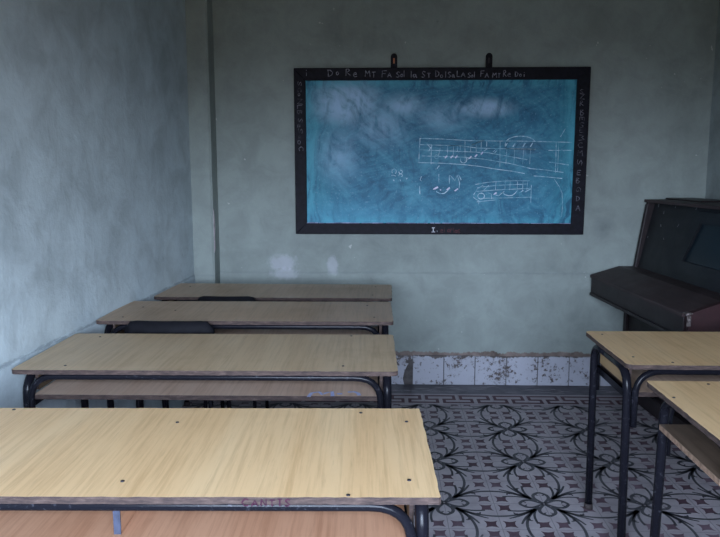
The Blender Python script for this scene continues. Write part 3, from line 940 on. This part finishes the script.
# ------------------------------------------------------------------ chairs
def make_chair(label, loc, w, ztop, rz=0.0):
    root = tag(empty('school_chair', (*loc, 0), rz), label, 'chair', 'black school chairs')
    R = .010
    # curved moulded backrest with rounded upper corners
    bm = bmesh.new()
    zb, zt, rc = ztop - .17, ztop, .045
    out = []
    for k in range(7):
        a = PI / 2 * k / 6; out.append((w / 2 - rc + rc * math.cos(a), zt - rc * .8 + rc * .8 * math.sin(a)))
    for k in range(7):
        a = PI / 2 + PI / 2 * k / 6; out.append((-w / 2 + rc + rc * math.cos(a), zt - rc * .8 + rc * .8 * math.sin(a)))
    out += [(-w / 2, zb + .02), (-w / 2 + .02, zb), (w / 2 - .02, zb), (w / 2, zb + .02)]
    nx = 14
    xs = [-w / 2 + w * i / nx for i in range(nx + 1)]
    def span(x):
        a = abs(x); top = zt
        if a > w / 2 - rc: top = zt - rc * .8 + rc * .8 * math.sqrt(max(0, 1 - ((a - (w / 2 - rc)) / rc) ** 2))
        bot = zb if a < w / 2 - .02 else zb + (a - (w / 2 - .02))
        return bot, top
    cols = []
    for x in xs:
        b, t = span(x); c = -.018 * (1 - (2 * x / w) ** 2)
        cols.append([[bm.verts.new((x, c + off, b + (t - b) * k / 4)) for k in range(5)] for off in (0, .011)])
    for i in range(nx):
        for s in (0, 1):
            for k in range(4):
                q = (cols[i][s][k], cols[i + 1][s][k], cols[i + 1][s][k + 1], cols[i][s][k + 1])
                bm.faces.new(q if s == 0 else q[::-1]).smooth = True
        for k in (0, 4):
            bm.faces.new((cols[i][0][k], cols[i + 1][0][k], cols[i + 1][1][k], cols[i][1][k]))
    for i in (0, nx):
        for k in range(4): bm.faces.new((cols[i][0][k], cols[i][0][k + 1], cols[i][1][k + 1], cols[i][1][k]))
    bmesh.ops.recalc_face_normals(bm, faces=bm.faces[:])
    mesh_obj('backrest', bm, M_chair, root)
    bm = bmesh.new()
    prism(bm, [(x, y) for x, y in top_outline(w, .35, .04, 0)], .425, .437, 'z', 0)
    for v in bm.verts: v.co.y += .205; v.co.z -= .012 * max(0, 1 - ((v.co.y - .205) / .175) ** 2) * (1 - (v.co.x / (w / 2)) ** 2)
    mesh_obj('seat', bm, M_chair, root)
    for sx in (-1, 1):
        bm = bmesh.new(); x = sx * (w / 2 - .03)
        tube(bm, fillet([(x, .0, 0), (x, .035, .40), (x, .022, ztop - .04)], [0, .1, 0]), R)
        mesh_obj('leg', bm, M_black, root)
        bm = bmesh.new()
        tube(bm, fillet([(x, .37, 0), (x, .345, .413), (x, .036, .413)], [0, .05, 0]), R)
        mesh_obj('leg', bm, M_black, root)
    bm = bmesh.new(); tube(bm, [(-(w / 2 - .03), .350, .30), (w / 2 - .03, .350, .30)], R * .8); mesh_obj('stretcher', bm, M_black, root)
    return root

make_chair('black chair with curved backrest pushed under the third desk from the camera', (-.838, 2.612), .358, .737)
make_chair('black chair with curved backrest pushed under the farthest desk', (-.755, 3.262), .310, .716)


# ------------------------------------------------------------------ piano
pr = tag(empty('upright_piano', (1.26, 4.08, 0), .057), 'old dark brown upright piano with a closed lid against the right wall', 'piano')
LN = 1.15
def pp(name, mats, parent=pr, smooth=False):
    return lambda bm: mesh_obj(name, bm, mats, parent, smooth)
# end panels, front edge leaning back above the keyboard
for y0, y1 in ((-.03, 0), (-LN, -LN + .03)):
    bm = bmesh.new()
    prism(bm, [(.215, 0), (.62, 0), (.62, 1.14), (.318, 1.14), (.308, 1.125), (.256, .76), (.215, .74)], y0, y1, 'y', 0, .004)
    # axis 'y': outline is (x, z)
    mesh_obj('end_panel', bm, M_piano, pr)
bm = bmesh.new(); box(bm, .305, .635, -LN - .01, .008, 1.14, 1.157, 0, .004); mesh_obj('top_lid', bm, M_lid, pr)
bm = bmesh.new(); box(bm, .43, .60, -.40, .004, 1.157, 1.166, 0, .003); mesh_obj('lid_flap', bm, M_piano, pr)
# leaning upper panel
bm = bmesh.new()
prism(bm, [(.274, .757), (.292, .757), (.372, 1.14), (.354, 1.14)], -LN + .03, -.03, 'y'); up = mesh_obj('upper_panel', bm, M_pdark, pr)
def on_panel(t, z, off=0.0):
    """t = distance from the far end, z height, off = out of the panel"""
    s = (z - .757) / .383
    return Vector((.274 + .080 * s - off, -t, z))
bm = bmesh.new()
for t, z in ((.085, 1.125), (.287, 1.126), (.508, 1.13), (.171, 1.089), (.176, 1.016), (.37, 1.031), (.643, 1.054), (.055, .939), (.251, .947), (.485, .949), (.719, .954), (.745, 1.099)):
    p = on_panel(t, z); dx = random.uniform(.003, .006); dz = random.uniform(.005, .011)
    sh = random.uniform(-.006, .006)
    vs = [bm.verts.new(on_panel(t + a * dx + b * sh, z + b * dz, .0012)) for a, b in ((-1, -.8), (.6, -1), (1, .7), (-.3, 1))]
    bm.faces.new(vs)
o = mesh_obj('paint_chip', bm, M_chip, up); o['kind'] = 'stuff'
# framed panel leaning on the upper panel (music desk)
def slab(bm, t0, t1, z0, z1, o0, o1, mat=0):
    v = []
    for off in (o0, o1):
        for t, z in ((t0, z0), (t1, z0), (t1, z1), (t0, z1)):
            v.append(bm.verts.new(on_panel(t + (.36 if t < .7 else 0) * (z - .80), z, off)))
    for q in ((0, 1, 2, 3), (7, 6, 5, 4), (0, 4, 5, 1), (1, 5, 6, 2), (2, 6, 7, 3), (3, 7, 4, 0)):
        bm.faces.new([v[i] for i in q]).material_index = mat
bm = bmesh.new()
slab(bm, .44, .52, .80, 1.12, 0, .02); slab(bm, .98, 1.05, .80, 1.12, 0, .02); slab(bm, .52, .98, .80, .86, 0, .02); slab(bm, .52, .98, 1.06, 1.12, 0, .02)
bmesh.ops.recalc_face_normals(bm, faces=bm.faces[:])
md = mesh_obj('music_desk', bm, M_pdark, pr)
bm = bmesh.new(); slab(bm, .52, .98, .86, 1.06, .001, .007); bmesh.ops.recalc_face_normals(bm, faces=bm.faces[:]); mesh_obj('glossy_pane', bm, M_glass, md)
# closed keyboard lid: sloping front half and flat rear half
bm = bmesh.new()
prism(bm, [(.0, .690), (.0, .704), (.006, .708), (.170, .7575), (.176, .7575), (.176, .742), (.02, .690)], -LN + .035, .0, 'y', 0); mesh_obj('keyboard_lid', bm, M_lid, pr)
bm = bmesh.new()
prism(bm, [(.177, .742), (.177, .757), (.274, .757), (.274, .742)], -LN + .035, .0, 'y', 0, .0015); mesh_obj('rear_lid', bm, M_lid, pr)
bm = bmesh.new(); prism(bm, [(.008, .583), (.006, .689), (.03, .689), (.175, .741), (.215, .741), (.215, .583)], -LN + .034, -.004, 'y', 0, .002); kb = mesh_obj('keyboard_case', bm, M_piano, pr)
bm = bmesh.new(); box(bm, -.001, .02, -LN + .034, -.004, .583, .600, 0, .003); mesh_obj('lower_moulding', bm, M_piano, pr)
bm = bmesh.new(); box(bm, .235, .255, -LN + .03, -.03, .09, .583, 0, .002); mesh_obj('lower_panel', bm, M_piano, pr)
bm = bmesh.new(); box(bm, .20, .262, -LN + .03, -.03, 0, .088, 0, .004); mesh_obj('plinth', bm, M_piano, pr)
bm = bmesh.new(); box(bm, .57, .615, -LN + .03, -.03, .0, 1.14); mesh_obj('back_frame', bm, M_piano, pr)
# near end block, its bare reddish end grain facing the room
bm = bmesh.new()
prism(bm, [(.016, .575), (.012, .700), (.022, .712), (.178, .766), (.262, .766), (.262, .575)], -LN, -LN + .033, 'y', 0, .003); ch = mesh_obj('cheek', bm, M_pred, pr); ch['label'] = 'reddish end block of the keyboard'
bm = bmesh.new()
box(bm, .0, .030, -LN - .003, -LN + .03, .7085, .7125, 0, .001); box(bm, .004, .022, -LN - .004, -LN + .0, .655, .700, 0, .0015)
tube(bm, [(-.002, -LN - .004, .707), (.020, -LN - .004, .712)], .0065, 10); tube(bm, [(.010, -LN - .004, .672), (.014, -LN - .004, .695)], .0075, 10)
mesh_obj('hinge', bm, M_brass, pr)


# ------------------------------------------------------------------ daylight
w = bpy.data.worlds.new('sky'); bpy.context.scene.world = w
w.use_nodes = True
nt = w.node_tree; g = N(nt)
bg = nt.nodes['Background']
gen = g.add('ShaderNodeTexCoord').outputs['Generated']
z = g.xyz(gen)[2]
col = g.ramp(g.math('ADD', g.math('MULTIPLY', z, .5), .5), (.46, (.07, .058, .040)), (.53, (.80, .93, 1.15)), (.75, (.76, .95, 1.25)))
g.put(bg.inputs['Color'], col)
bg.inputs['Strength'].default_value = 34.5
L = bpy.data.lights.new('window_portal', 'AREA')
L.shape = 'RECTANGLE'; L.size = DX1 - DX0; L.size_y = DZ - SILL
L.cycles.is_portal = True
o = bpy.data.objects.new('window_portal', L); C.objects.link(o)
o.location = ((DX0 + DX1) / 2, REAR - .16, (DZ + SILL) / 2); o.rotation_euler = (math.radians(90), 0, 0)

# ------------------------------------------------------------------ camera
cam = bpy.data.cameras.new('camera')
cam.sensor_fit = 'HORIZONTAL'; cam.sensor_width = 36; cam.lens = 680.04 / 720 * 36
cam.clip_start = .02
co = bpy.data.objects.new('camera', cam); C.objects.link(co)
yaw, pitch, roll = -.0304, .1426, -.0003
f = Vector((math.sin(yaw) * math.cos(pitch), math.cos(yaw) * math.cos(pitch), -math.sin(pitch)))
r = Vector((math.cos(yaw), -math.sin(yaw), 0)); u = r.cross(f)
r2 = r * math.cos(roll) + u * math.sin(roll); u2 = u * math.cos(roll) - r * math.sin(roll)
m = Matrix((r2, u2, -f)).transposed().to_4x4(); m.translation = (0, 0, 1.3244)
co.matrix_world = m
sc = bpy.context.scene
sc.camera = co
sc.view_settings.view_transform = 'Standard'
try: sc.view_settings.look = 'None'
except Exception: pass
sc.view_settings.gamma = 1; sc.view_settings.use_curve_mapping = False
sc.view_settings.exposure = 0.0
